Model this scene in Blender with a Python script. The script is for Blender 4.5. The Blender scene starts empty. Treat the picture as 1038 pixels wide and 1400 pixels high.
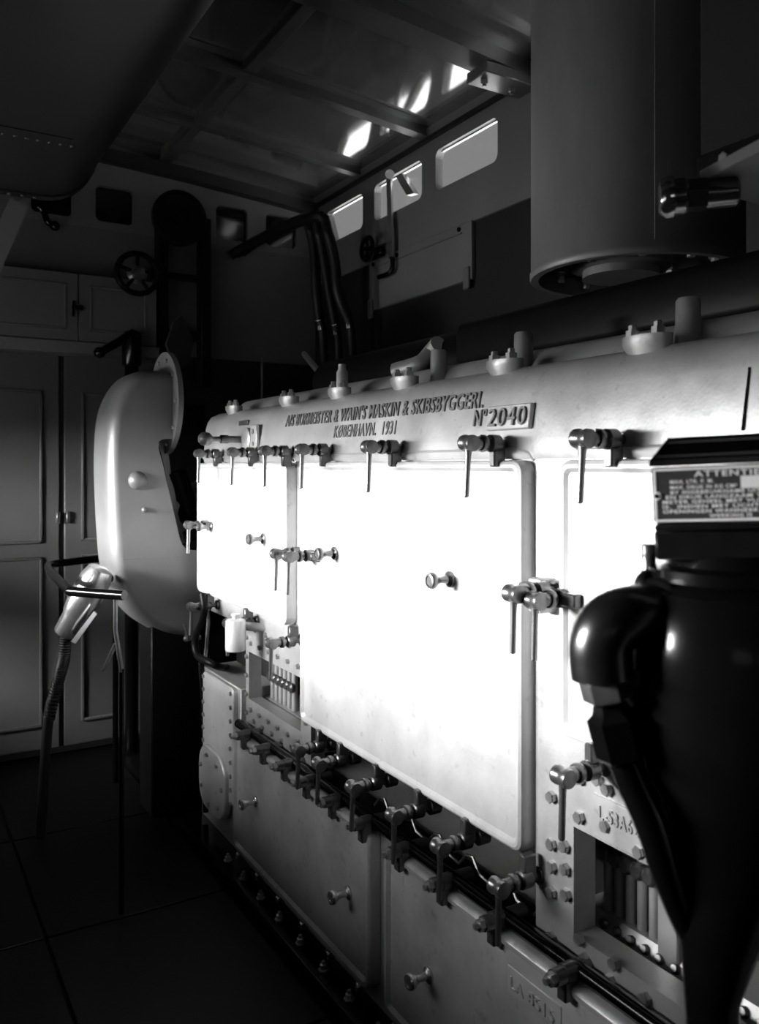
import bpy, bmesh, math, random
from mathutils import Vector, Matrix
random.seed(7)

# ------------------------------------------------------------------ camera
CAMH = 1.5                       # eye height above the floor plates
FPX = 1145.0                     # focal length in pixels of the 1038x1400 frame
YAW = math.atan2(679.0, FPX)
HOR = 637.0                      # image row of the horizon
scene = bpy.context.scene
COL = scene.collection
cd = bpy.data.cameras.new('camera')
cam = bpy.data.objects.new('camera', cd)
COL.objects.link(cam)
cam.location = (0, 0, CAMH)
cam.rotation_euler = (math.pi / 2, 0, -YAW)
cd.sensor_width = 36.0
cd.lens = FPX / 1400.0 * 36.0
cd.shift_y = -(700.0 - HOR) / 1400.0
cd.clip_start = 0.05
cd.dof.use_dof = True
cd.dof.focus_distance = 2.3
cd.dof.aperture_fstop = 4.5
scene.camera = cam

# ------------------------------------------------------------------ world, sun, daylight
scene.view_settings.view_transform = 'Standard'
scene.view_settings.look = 'None'
scene.view_settings.gamma = 1.0
scene.view_settings.use_curve_mapping = False
scene.view_settings.exposure = 0.0
world = bpy.data.worlds.new('world')
scene.world = world
world.use_nodes = True
bg = world.node_tree.nodes['Background']
bg.inputs['Color'].default_value = (1, 1, 1, 1)
bg.inputs['Strength'].default_value = 0.30

sd = bpy.data.lights.new('sun', 'SUN')
sd.energy = 40.0
sd.angle = math.radians(2)
sun = bpy.data.objects.new('sun', sd)
COL.objects.link(sun)
sun.rotation_euler = Vector((0.10, 0.75, -0.66)).to_track_quat('-Z', 'Y').to_euler()

# bright hazy daylight entering by the two side windows of the wall beside the camera
WIN = (1.25, 3.95, 1.35, 1.68)   # y0, y1, z0, z1 of the window opposite the engine
WIN2 = (-1.25, -0.45, 1.35, 1.68)  # the next window, behind the camera


WIN3 = (3.75, 4.25, 0.86, 1.12)   # low glazed hatch near the end wall


def daylight(x, y, z, sy, sz, watts):
    ad = bpy.data.lights.new('window_daylight', 'AREA')
    ad.shape = 'RECTANGLE'
    ad.size = sy
    ad.size_y = sz
    ad.energy = watts
    a = bpy.data.objects.new('window_daylight', ad)
    COL.objects.link(a)
    a.location = (x, y, z)
    a.rotation_euler = Vector((1, 0, -0.06)).to_track_quat('-Z', 'Y').to_euler()
    return a


daylight(-2.7, 3.20, 1.87, 2.2, 0.56, 920.0)
daylight(-2.8, 3.00, 2.05, 3.0, 1.3, 260.0)
daylight(-1.9, 4.15, 1.15, 0.8, 0.4, 90.0)
daylight(-2.4, -1.0, 1.87, 1.0, 0.6, 85.0)


# ------------------------------------------------------------------ geometry helpers
SIN, COS = math.sin(YAW), math.cos(YAW)


def at(u, v, X=None, Y=None, Z=None, t=None):
    """World point on a given plane (X, Y, Z=height over eye, or distance t) seen at pixel u, v."""
    k = (u - 519.0) / FPX
    dx, dy, dz = SIN + COS * k, COS - SIN * k, (HOR - v) / FPX
    if X is not None:
        t = X / dx
    elif Y is not None:
        t = Y / dy
    elif Z is not None:
        t = Z / dz
    return Vector((dx * t, dy * t, CAMH + dz * t))


def basis(axis):
    a = Vector(axis).normalized()
    h = Vector((0, 0, 1)) if abs(a.z) < 0.9 else Vector((1, 0, 0))
    x = h.cross(a).normalized()
    return x, a.cross(x), a


class MB:
    def __init__(self):
        self.bm = bmesh.new()

    def loops(self, rings, cap0=True, cap1=True, closed=True):
        bm = self.bm
        vs = [[bm.verts.new(p) for p in r] for r in rings]
        n = len(vs[0])
        for a, b in zip(vs[:-1], vs[1:]):
            for i in range(n if closed else n - 1):
                j = (i + 1) % n
                bm.faces.new((a[i], a[j], b[j], b[i]))
        if cap0:
            bm.faces.new(list(reversed(vs[0])))
        if cap1:
            bm.faces.new(vs[-1])
        return self

    def box(self, x0, x1, y0, y1, z0, z1, bev=0.0, seg=1, M=None):
        bm = self.bm
        c = [bm.verts.new((x, y, z)) for x in (x0, x1) for y in (y0, y1) for z in (z0, z1)]
        fs = []
        for q in ((0, 1, 3, 2), (4, 6, 7, 5), (0, 4, 5, 1), (2, 3, 7, 6), (0, 2, 6, 4), (1, 5, 7, 3)):
            fs.append(bm.faces.new([c[i] for i in q]))
        vs = c
        if bev > 0:
            es = list({e for f in fs for e in f.edges})
            r = bmesh.ops.bevel(bm, geom=es, offset=bev, segments=seg, profile=0.5, affect='EDGES')
            vs = list({v for f in r['faces'] for v in f.verts} | {v for v in c if v.is_valid})
        if M is not None:
            for v in vs:
                v.co = M @ v.co
        return self

    def cyl(self, p0, p1, r0, r1=None, seg=16, cap0=True, cap1=True, rot=0.0):
        p0, p1 = Vector(p0), Vector(p1)
        r1 = r0 if r1 is None else r1
        x, y, a = basis(p1 - p0)
        ring = lambda p, r: [p + (x * math.cos(rot + 2 * math.pi * i / seg) + y * math.sin(rot + 2 * math.pi * i / seg)) * r for i in range(seg)]
        return self.loops([ring(p0, r0), ring(p1, r1)], cap0, cap1)

    def lathe(self, prof, origin=(0, 0, 0), axis=(0, 0, 1), seg=20, cap0=True, cap1=True, rot=0.0):
        o = Vector(origin)
        x, y, a = basis(axis)
        rings = [[o + a * h + (x * math.cos(rot + 2 * math.pi * i / seg) + y * math.sin(rot + 2 * math.pi * i / seg)) * max(r, 1e-4)
                  for i in range(seg)] for r, h in prof]
        return self.loops(rings, cap0, cap1)

    def ball(self, c, r, seg=14, sq=(1, 1, 1)):
        n = seg // 2
        prof = [(r * math.sin(math.pi * i / n), -r * math.cos(math.pi * i / n)) for i in range(n + 1)]
        return self.lathe(prof, c, (0, 0, 1), seg)

    def tube(self, pts, r, seg=8, closed=False, sub=0):
        pts = [Vector(p) for p in pts]
        if sub:
            pts = spline(pts, sub, closed)
        n = len(pts)
        rr = r if isinstance(r, (list, tuple)) else None
        rings = []
        up = None
        for i, p in enumerate(pts):
            if closed:
                d = pts[(i + 1) % n] - pts[i - 1]
            else:
                d = pts[min(i + 1, n - 1)] - pts[max(i - 1, 0)]
            d.normalize()
            if up is None:
                up = basis(d)[0]
            up = (up - d * up.dot(d))
            if up.length < 1e-5:
                up = basis(d)[0]
            up.normalize()
            w = d.cross(up)
            q = r if rr is None else rr[0] + (rr[1] - rr[0]) * i / (n - 1)
            rings.append([p + (up * math.cos(2 * math.pi * k / seg) + w * math.sin(2 * math.pi * k / seg)) * q for k in range(seg)])
        if closed:
            rings.append(rings[0])
            bm = self.bm
            vs = [[bm.verts.new(p) for p in q] for q in rings[:-1]]
            for i in range(n):
                a, b = vs[i], vs[(i + 1) % n]
                for k in range(seg):
                    j = (k + 1) % seg
                    bm.faces.new((a[k], a[j], b[j], b[k]))
            return self
        return self.loops(rings)

    def prism(self, pts, vec):
        """outline (list of 3-D points) pushed along vec"""
        v = Vector(vec)
        a = [Vector(p) for p in pts]
        return self.loops([a, [p + v for p in a]])

    def torus(self, c, axis, R, r, seg=32, rs=8):
        x, y, a = basis(axis)
        c = Vector(c)
        return self.tube([c + (x * math.cos(2 * math.pi * i / seg) + y * math.sin(2 * math.pi * i / seg)) * R for i in range(seg)], r, rs, closed=True)

    def mesh(self, name, mat, angle=38):
        bmesh.ops.recalc_face_normals(self.bm, faces=self.bm.faces)
        me = bpy.data.meshes.new(name)
        self.bm.to_mesh(me)
        self.bm.free()
        if mat is not None:
            me.materials.append(mat)
        for p in me.polygons:
            p.use_smooth = True
        me.set_sharp_from_angle(angle=math.radians(angle))
        return me

    def build(self, name, mat, parent=None, M=None, angle=38):
        return put(name, self.mesh(name, mat, angle), parent, M)


def spline(pts, sub, closed=False):
    out = []
    n = len(pts)
    m = n if closed else n - 1
    for i in range(m):
        p0 = pts[(i - 1) % n] if closed or i > 0 else pts[0]
        p1, p2 = pts[i], pts[(i + 1) % n]
        p3 = pts[(i + 2) % n] if closed or i + 2 < n else pts[-1]
        for k in range(sub):
            t = k / sub
            out.append(0.5 * ((2 * p1) + (p2 - p0) * t + (2 * p0 - 5 * p1 + 4 * p2 - p3) * t * t + (3 * p1 - p0 - 3 * p2 + p3) * t ** 3))
    if not closed:
        out.append(pts[-1])
    return out


WM = {}


def put(name, me, parent=None, M=None):
    o = bpy.data.objects.new(name, me)
    COL.objects.link(o)
    M = Matrix() if M is None else (Matrix.Translation(M) if isinstance(M, (Vector, tuple)) else M)
    o.matrix_basis = M
    WM[o.name] = M
    if parent is not None:
        o.parent = parent
        o.matrix_parent_inverse = WM[parent.name].inverted()
    return o


def thing(name, label, cat, loc, group=None):
    o = put(name, None, None, Vector(loc))
    o.empty_display_size = 0.1
    return tag(o, label, cat, group)


def tag(o, label=None, cat=None, group=None, kind=None):
    if label:
        o['label'] = label
    if cat:
        o['category'] = cat
    if group:
        o['group'] = group
    if kind:
        o['kind'] = kind
    return o


def rrect(y0, y1, z0, z1, r, n=5):
    """rounded rectangle outline in (y, z)"""
    pts = []
    for cy, cz, a0 in ((y1 - r, z1 - r, 0), (y0 + r, z1 - r, 90), (y0 + r, z0 + r, 180), (y1 - r, z0 + r, 270)):
        for i in range(n + 1):
            a = math.radians(a0 + 90 * i / n)
            pts.append((cy + r * math.cos(a), cz + r * math.sin(a)))
    return pts


def slab(mb, y0, y1, z0, z1, r, levels):
    """stepped plate on a wall facing -X; levels = (inset, x)"""
    rings = []
    for ins, x in levels:
        rings.append([(x, a, b) for a, b in rrect(y0 + ins, y1 - ins, z0 + ins, z1 - ins, max(r - ins * 0.7, 0.003))])
    mb.loops(rings)
    return mb


def plate_hole(mb, x0, x1, y0, y1, z0, z1, h, bev=0.003):
    """plate in the YZ plane with rectangular hole h=(hy0,hy1,hz0,hz1)"""
    hy0, hy1, hz0, hz1 = h
    outer = [(y0, z0), (y1, z0), (y1, z1), (y0, z1)]
    inner = [(hy0, hz0), (hy1, hz0), (hy1, hz1), (hy0, hz1)]
    mb.loops([[(x1, a, b) for a, b in outer], [(x0, a, b) for a, b in outer],
              [(x0, a, b) for a, b in inner], [(x0 + .012, a, b) for a, b in inner], [(x1, a, b) for a, b in inner],
              [(x1, a, b) for a, b in outer]], False, False)
    bmesh.ops.remove_doubles(mb.bm, verts=mb.bm.verts, dist=1e-5)
    return mb


def text_mesh(name, s, width, height, depth, mat, bold=0.0):
    cu = bpy.data.curves.new('t', 'FONT')
    cu.body = s
    cu.size = 1.0
    cu.extrude = 0.5
    cu.resolution_u = 3
    cu.offset = bold
    cu.align_x = 'LEFT'
    cu.space_character = 1.13
    ob = bpy.data.objects.new('t', cu)
    COL.objects.link(ob)
    dg = bpy.context.evaluated_depsgraph_get()
    me = bpy.data.meshes.new_from_object(ob.evaluated_get(dg))
    bpy.data.objects.remove(ob)
    bpy.data.curves.remove(cu)
    xs = [v.co.x for v in me.vertices]
    ys = [v.co.y for v in me.vertices]
    sx = width / (max(xs) - min(xs))
    sy = height / (max(ys) - min(ys))
    x0, y0 = min(xs), min(ys)
    for v in me.vertices:
        v.co = ((v.co.x - x0) * sx, (v.co.y - y0) * sy, v.co.z * depth)
    me.name = name
    me.materials.clear()
    me.materials.append(mat)
    return me


def frame(o, x, y, z):
    return Matrix(((x[0], y[0], z[0], o[0]), (x[1], y[1], z[1], o[1]), (x[2], y[2], z[2], o[2]), (0, 0, 0, 1)))


# ------------------------------------------------------------------ materials
def mat(name, c, rough=0.5, metal=0.0, var=0.0, scale=6.0, bump=0.0, bscale=60.0, coat=0.0, rvar=0.0, stretch=None, spec=0.5, spots=0.0):
    m = bpy.data.materials.new(name)
    m.use_nodes = True
    nt = m.node_tree
    b = nt.nodes['Principled BSDF']
    c = c if isinstance(c, (tuple, list)) else (c, c, c)
    b.inputs['Base Color'].default_value = (*c, 1)
    b.inputs['Roughness'].default_value = rough
    b.inputs['Metallic'].default_value = metal
    b.inputs['Coat Weight'].default_value = coat
    b.inputs['Coat Roughness'].default_value = 0.08
    b.inputs['Specular IOR Level'].default_value = spec
    tc = nt.nodes.new('ShaderNodeTexCoord')
    mp = nt.nodes.new('ShaderNodeMapping')
    nt.links.new(tc.outputs['Object'], mp.inputs['Vector'])
    if stretch:
        mp.inputs['Scale'].default_value = stretch
    if var > 0 or rvar > 0:
        n = nt.nodes.new('ShaderNodeTexNoise')
        n.inputs['Scale'].default_value = scale
        n.inputs['Detail'].default_value = 6
        n.inputs['Roughness'].default_value = 0.65
        nt.links.new(mp.outputs[0], n.inputs['Vector'])
        if var > 0:
            r = nt.nodes.new('ShaderNodeMapRange')
            r.inputs['From Min'].default_value = 0.3
            r.inputs['From Max'].default_value = 0.7
            r.inputs['To Min'].default_value = 1 - var
            r.inputs['To Max'].default_value = 1 + var
            nt.links.new(n.outputs['Fac'], r.inputs['Value'])
            src = r.outputs[0]
            if spots > 0:
                n3 = nt.nodes.new('ShaderNodeTexNoise')
                n3.inputs['Scale'].default_value = 38
                n3.inputs['Detail'].default_value = 3
                nt.links.new(mp.outputs[0], n3.inputs['Vector'])
                r3 = nt.nodes.new('ShaderNodeMapRange')
                r3.inputs['From Min'].default_value = 0.62
                r3.inputs['From Max'].default_value = 0.72
                r3.inputs['To Min'].default_value = 1
                r3.inputs['To Max'].default_value = 1 - spots
                nt.links.new(n3.outputs['Fac'], r3.inputs['Value'])
                mm = nt.nodes.new('ShaderNodeMath')
                mm.operation = 'MULTIPLY'
                nt.links.new(src, mm.inputs[0])
                nt.links.new(r3.outputs[0], mm.inputs[1])
                src = mm.outputs[0]
            mx = nt.nodes.new('ShaderNodeVectorMath')
            mx.operation = 'SCALE'
            mx.inputs[0].default_value = c
            nt.links.new(src, mx.inputs['Scale'])
            nt.links.new(mx.outputs[0], b.inputs['Base Color'])
        if rvar > 0:
            r2 = nt.nodes.new('ShaderNodeMapRange')
            r2.inputs['From Min'].default_value = 0.3
            r2.inputs['From Max'].default_value = 0.7
            r2.inputs['To Min'].default_value = max(rough - rvar, 0.03)
            r2.inputs['To Max'].default_value = rough + rvar
            nt.links.new(n.outputs['Fac'], r2.inputs['Value'])
            nt.links.new(r2.outputs[0], b.inputs['Roughness'])
    if bump > 0:
        n2 = nt.nodes.new('ShaderNodeTexNoise')
        n2.inputs['Scale'].default_value = bscale
        n2.inputs['Detail'].default_value = 4
        nt.links.new(mp.outputs[0], n2.inputs['Vector'])
        bp = nt.nodes.new('ShaderNodeBump')
        bp.inputs['Strength'].default_value = bump
        bp.inputs['Distance'].default_value = 0.004
        nt.links.new(n2.outputs['Fac'], bp.inputs['Height'])
        nt.links.new(bp.outputs[0], b.inputs['Normal'])
    return m


ALU = mat('aluminium_paint', 0.60, 0.42, 0.35, 0.16, 4, 0.10, 90, rvar=0.10, spots=0.16)
COVER = mat('worn_aluminium_paint', 0.58, 0.40, 0.4, 0.30, 3.2, 0.12, 60, rvar=0.12, spots=0.22)
CAST = mat('cast_aluminium_paint', 0.43, 0.40, 0.45, 0.16, 7, 0.10, 150, rvar=0.08, spots=0.18)
LETT = mat('letter_metal', 0.16, 0.45, 0.4, 0.1, 20)
STEEL = mat('bright_steel', 0.62, 0.25, 0.9, 0.08, 20)
OILY = mat('oily_dark_steel', 0.16, 0.30, 0.8, 0.25, 30, 0.1, 80)
BOLT = mat('bolt_steel', 0.42, 0.32, 0.8, 0.15, 40)
BLACK = mat('black_enamel', 0.002, 0.16, 0.0, 0.2, 20, 0.03, 60, spec=0.30)
ELBM = mat('black_smooth_casting', 0.004, 0.27, 0.0, 0.2, 20, 0.04, 40, spec=0.6)
KNOBM = mat('tarnished_knob', 0.20, 0.32, 0.85, 0.1, 30)
UNIONM = mat('black_chrome', 0.16, 0.14, 0.9)
BLACKM = mat('black_cast_iron', 0.005, 0.40, 0.0, 0.3, 25, 0.12, 60, spec=0.10)
RUBBER = mat('black_rubber', 0.006, 0.5, spec=0.3)
CORE = mat('dark_crankcase', 0.008, 0.5, 0.0, 0.3, 10, 0.2, 40)
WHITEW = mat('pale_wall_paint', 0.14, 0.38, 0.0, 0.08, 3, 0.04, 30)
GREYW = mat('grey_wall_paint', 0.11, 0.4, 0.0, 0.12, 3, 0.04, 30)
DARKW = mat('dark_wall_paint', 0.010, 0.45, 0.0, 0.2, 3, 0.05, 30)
DOORG = mat('grey_door_paint', 0.07, 0.42, 0.0, 0.1, 3, 0.04, 30)
ROOFM = mat('glossy_roof_paint', 0.34, 0.11, 0.7, 0.1, 4, 0.012, 8, coat=0.6)
RIBM = mat('rib_paint', 0.12, 0.30, 0.3, 0.1, 6)
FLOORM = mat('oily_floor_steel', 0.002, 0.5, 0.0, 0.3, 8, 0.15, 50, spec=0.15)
DUCT = mat('duct_paint', 0.17, 0.42, 0.25, 0.12, 5, 0.08, 60, rvar=0.06)
SILENC = mat('silencer_sheet', 0.19, 0.50, 0.3, 0.25, 3.5, 0.12, 25, stretch=(1, 1, 0.35))
TANKM = mat('tank_sheet', 0.012, 0.34, 0.0, 0.25, 3, 0.08, 16, stretch=(1, 0.3, 1))
BRASSG = mat('nickel_fitting', 0.55, 0.22, 0.9, 0.1, 30)
PLATEB = mat('plate_black', 0.03, 0.45)
PLATEW = mat('plate_white', 0.75, 0.5)
PAPER = mat('paper_tag', 0.7, 0.7)
BALLAST = mat('bright_ground', 0.62, 0.9, 0.0, 0.15, 0.6)
GLASSD = mat('dark_glass', 0.008, 0.08)
TREAD = mat('threshold_steel', 0.5, 0.3, 0.9)


def glass_mat():
    m = bpy.data.materials.new('hazy_window_glass')
    m.use_nodes = True
    nt = m.node_tree
    for n in list(nt.nodes):
        nt.nodes.remove(n)
    o = nt.nodes.new('ShaderNodeOutputMaterial')
    tr = nt.nodes.new('ShaderNodeBsdfTransparent')
    tr.inputs[0].default_value = (0.9, 0.9, 0.9, 1)
    gl = nt.nodes.new('ShaderNodeBsdfGlossy')
    gl.inputs['Roughness'].default_value = 0.05
    di = nt.nodes.new('ShaderNodeBsdfTranslucent')
    di.inputs[0].default_value = (0.7, 0.7, 0.7, 1)
    mx = nt.nodes.new('ShaderNodeMixShader')
    mx.inputs[0].default_value = 0.06
    mx2 = nt.nodes.new('ShaderNodeMixShader')
    mx2.inputs[0].default_value = 0.08
    nt.links.new(tr.outputs[0], mx.inputs[1])
    nt.links.new(gl.outputs[0], mx.inputs[2])
    nt.links.new(mx.outputs[0], mx2.inputs[1])
    nt.links.new(di.outputs[0], mx2.inputs[2])
    nt.links.new(mx.outputs[0], o.inputs[0])
    return m


GLASS = glass_mat()

# ------------------------------------------------------------------ the room
XL, XR, YB, YE = -0.75, 2.30, -1.6, 4.66
E = CAMH


def roof_z(x):
    """underside of the shallow arched roof"""
    return E + 1.755 - 0.105 * abs((x - 0.85) / 1.45) ** 1.5


mb = MB()
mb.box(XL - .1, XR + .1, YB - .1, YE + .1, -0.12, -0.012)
floor = tag(mb.build('floor', FLOORM), kind='structure')
# steel floor plates
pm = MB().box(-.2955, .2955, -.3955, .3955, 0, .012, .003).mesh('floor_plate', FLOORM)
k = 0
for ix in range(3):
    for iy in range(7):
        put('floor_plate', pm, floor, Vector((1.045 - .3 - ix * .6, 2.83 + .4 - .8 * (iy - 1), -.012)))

mb = MB()
n = 24
rg = []
for i in range(n + 1):
    x = XL - .08 + (XR - XL + .16) * i / n
    rg.append((x, roof_z(x)))
mb.loops([[(x, YB - .1, z) for x, z in rg] + [(x, YB - .1, z + .06) for x, z in reversed(rg)],
          [(x, YE + .1, z) for x, z in rg] + [(x, YE + .1, z + .06) for x, z in reversed(rg)]])
ceiling = tag(mb.build('ceiling', ROOFM), kind='structure')


def rib(yc, w, d, m=RIBM, web=0.02, flange=True):
    mb = MB()
    xs = [XL + .02 + (XR - XL - .04) * i / 28 for i in range(29)]
    hw = w / 2
    sec = [(-web, 0.01), (-web, -d + .012), (-hw, -d + .012), (-hw, -d), (hw, -d), (hw, -d + .012), (web, -d + .012), (web, 0.01)]
    mb.loops([[(x, yc + a, roof_z(x) + b) for a, b in sec] for x in xs])
    return mb.build('roof_rib', m, ceiling)


rib(4.07, .05, .04)
rib(3.42, .06, .045)
r3 = rib(2.655, .13, .085, web=.03)
rib(1.75, .06, .06)
# bolts and gusset at the wall end of the heavy beam
mb = MB()
mb.box(2.02, 2.295, 2.59, 2.72, roof_z(2.2) - .125, roof_z(2.2) - .08, .004)
mb.build('beam_foot', RIBM, r3)
hexr = lambda r, h, m=BOLT, name='bolt': MB().lathe([(r, 0), (r, h * .8), (r * .86, h)], (0, 0, 0), (-1, 0, 0), 6).mesh(name, m, 30)
NUTD = MB().lathe([(.014, 0), (.014, .014), (.008, .016), (.008, .026)], (0, 0, 0), (0, 0, -1), 6).mesh('bolt', BOLT, 30)
for dx in (2.06, 2.20):
    put('bolt', NUTD, r3, Vector((dx, 2.655, roof_z(2.2) - .125)))
# stringer along the roof
for xx in (1.36, 0.35):
    mb = MB()
    mb.box(xx - .03, xx + .03, YB, YE - .02, roof_z(xx) - .035, roof_z(xx) + .01, .004)
    mb.build('roof_stringer', RIBM, ceiling)
# right side wall with three windows ------------------------------------------------
WZ0, WZ1 = E + 1.322, E + 1.515
WT = .03                         # outer face of the right wall sheet
WR = [(4.04, 4.485), (3.449, 3.913), (2.856, 3.329), (2.05, 2.50), (1.25, 1.75)]
mb = MB()
ys = [YB] + [q for a, b in reversed(WR) for q in (a, b)] + [YE]
# lower wall (dark) and upper band (pale), window strip in between
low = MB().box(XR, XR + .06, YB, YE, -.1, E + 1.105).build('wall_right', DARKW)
tag(low, kind='structure')
mb = MB()
mb.box(XR - .012, XR + WT, YB, YE, E + 1.105, WZ0)
mb.box(XR - .012, XR + WT, YB, YE, WZ1, E + 1.70)
for i in range(0, len(ys) - 1, 2):
    mb.box(XR - .012, XR + WT, ys[i], ys[i + 1], WZ0, WZ1)
# rounded corners of the window openings
for a, b in WR:
    for cy, sy in ((a, 1), (b, -1)):
        for cz, sz in ((WZ0, 1), (WZ1, -1)):
            if b > 4.4 and cy == b and cz == WZ0:
                poly = [(b, WZ0), (b - .10, WZ0), (b - .02, WZ0 + .17), (b, WZ0 + .19)]
            else:
                r = .035
                poly = [(cy, cz)] + [(cy + sy * (r - r * math.sin(q)), cz + sz * (r - r * math.cos(q))) for q in [math.pi / 2 * i / 5 for i in range(6)]]
            mb.prism([(XR - .012, p, q) for p, q in poly], (.012 + WT, 0, 0))
upper = tag(mb.build('wall_right', WHITEW), kind='structure')
for i, (a, b) in enumerate(WR):
    w = tag(MB().box(XR + .012, XR + .016, a - .01, b + .01, WZ0 - .01, WZ1 + .01).build('window_%d' % (i + 1), GLASS), kind='structure')
    fm = MB()
    fm.box(XR + .008, XR + .024, a, b, WZ1 - .006, WZ1, .002)
    fm.box(XR + .008, XR + .024, a, b, WZ0, WZ0 + .006, .002)
    fm.build('window_frame', TREAD, w)
# cover strip between wall and roof
tag(MB().box(XR - .03, XR - .012, YB, YE, E + 1.575, E + 1.60, .003).build('trim_1', DARKW), kind='structure')
# pale panel below the window band with hinge straps
pnl = MB().box(XR - .022, XR, 3.03, 3.955, E + .842, E + 1.108, .003).build('wall_panel', WHITEW, low)
MB().box(XR - .030, XR - .02, 3.1, 3.9, E + 1.062, E + 1.068).build('panel_seam', GREYW, pnl)
for yy in (3.06, 3.93):
    MB().box(XR - .034, XR - .02, yy - .022, yy + .022, E + .80, E + .90, .004).build('panel_clip', GREYW, pnl)
for yy in (3.12, 3.66, 3.90):
    MB().cyl((XR - .03, yy, E + 1.085), (XR - .02, yy, E + 1.085), .011, seg=8).build('panel_screw', BLACK, pnl)

# end wall --------------------------------------------------------------------------
mb = MB()
EW = [(.66, .865), (.985, 1.187), (1.662, 1.856), (1.972, 2.174)]
xs = [XL] + [q for a, b in EW for q in (a, b)] + [XR]
mb.box(XL, XR, YE, YE + .06, E + 1.28, WZ0)
mb.box(XL, XR, YE, YE + .06, WZ1, E + 1.78)
for i in range(0, len(xs) - 1, 2):
    mb.box(xs[i], xs[i + 1], YE, YE + .06, WZ0, WZ1)
for a, b in EW:
    for cx, sx in ((a, 1), (b, -1)):
        for cz, sz in ((WZ0, 1), (WZ1, -1)):
            r = .03
            poly = [(cx, cz)] + [(cx + sx * (r - r * math.sin(q)), cz + sz * (r - r * math.cos(q))) for q in [math.pi / 2 * i / 4 for i in range(5)]]
            mb.prism([(p, YE, q) for p, q in poly], (0, .06, 0))
we = tag(mb.build('wall_end', WHITEW), kind='structure')
wm = tag(MB().box(XL, XR, YE - .004, YE + .06, E + .62, E + 1.28).build('wall_end', GREYW), kind='structure')
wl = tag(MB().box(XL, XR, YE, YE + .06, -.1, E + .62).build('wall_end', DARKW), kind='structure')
for i, (a, b) in enumerate(EW):
    w = tag(MB().box(a - .01, b + .01, YE + .03, YE + .036, WZ0 - .01, WZ1 + .01).build('window_%d' % (i + 6), GLASSD), kind='structure')
# dark fascia where the end wall meets the roof
mb = MB()
xs = [XL + (XR - XL) * i / 16 for i in range(17)]
mb.loops([[(x, YE - .07, roof_z(x) - .115), (x, YE - .07, roof_z(x) - .05), (x, YE + .01, roof_z(x) - .05), (x, YE + .01, roof_z(x) - .115)] for x in xs])
tag(mb.build('trim_2', DARKW), kind='structure')

# two tall panelled doors in the lower end wall
DZ1 = E + .60


def panel_door(name, x0, x1, hinge):
    t = tag(MB().box(x0, x1, YE - .035, YE - .001, .03, DZ1, .004).build(name, DOORG), kind='structure')
    for a, b in ((E - .40, E + .39), (.15, E - .47)):
        fr = MB()
        xa, xb = x0 + .085, x1 - .085
        w = .014
        for bx in ((xa, xb, b - w, b), (xa, xb, a, a + w), (xa, xa + w, a, b), (xb - w, xb, a, b)):
            fr.box(bx[0], bx[1], YE - .050, YE - .03, bx[2], bx[3], .003)
        fr.build('moulding', DOORG, t)
        MB().box(xa + .014, xb - .014, YE - .039, YE - .03, a + .014, b - .014).build('door_panel', DOORG, t)
    MB().box(hinge - .01, hinge + .01, YE - .055, YE - .03, E - .30, E - .24, .003).build('hinge', OILY, t)
    return t


d2x = at(83, 700, Y=YE).x
panel_door('door_1', d2x - .62, d2x - .012, d2x - .02)
panel_door('door_2', d2x + .012, d2x + .62, d2x + .03)
tag(MB().box(d2x - .012, d2x + .012, YE - .022, YE, .0, DZ1).build('trim_3', DARKW), kind='structure')
tag(MB().box(XL, XR, YE - .03, YE, 0.0, .03).build('baseboard_end', DARKW), kind='structure')

# wall beside the camera with its two windows, and the wall behind
mb = MB()
y0, y1, z0, z1 = WIN
mb.box(XL - .06, XL, YB, YE, -.1, WIN3[2])
mb.box(XL - .06, XL, YB, WIN3[0], WIN3[2], WIN3[3])
mb.box(XL - .06, XL, WIN3[1], YE, WIN3[2], WIN3[3])
mb.box(XL - .06, XL, YB, YE, WIN3[3], z0)
mb.box(XL - .06, XL, YB, YE, z1, E + 1.75)
mb.box(XL - .06, XL, YB, WIN2[0], z0, z1)
mb.box(XL - .06, XL, WIN2[1], y0, z0, z1)
mb.box(XL - .06, XL, y1, YE, z0, z1)
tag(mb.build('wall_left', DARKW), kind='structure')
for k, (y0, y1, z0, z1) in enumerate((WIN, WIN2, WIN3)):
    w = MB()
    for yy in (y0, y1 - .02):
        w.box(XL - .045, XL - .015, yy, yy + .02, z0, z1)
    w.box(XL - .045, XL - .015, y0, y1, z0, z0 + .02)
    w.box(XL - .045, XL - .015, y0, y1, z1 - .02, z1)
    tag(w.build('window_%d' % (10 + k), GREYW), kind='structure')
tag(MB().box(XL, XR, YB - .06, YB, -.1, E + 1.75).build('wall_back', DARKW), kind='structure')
# sunlit ground outside
gr = MB().box(-40, 40, -40, 40, -1.3, -1.2).build('ground', BALLAST)
tag(gr, kind='structure')

# ------------------------------------------------------------------ the engine
XF = 1.17          # frame plane behind the doors
XD = 1.13          # outer face of the doors
Y0, Y1 = -0.45, 3.42
eng = thing('diesel_engine', 'long aluminium-painted diesel engine with big clamped doors and raised maker lettering', 'engine', (1.6, 1.5, 0))

# crankcase core and bed
MB().box(1.46, 2.0, Y0, Y1 - .02, .0, E + .16).build('crankcase_core', CORE, eng)
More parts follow.
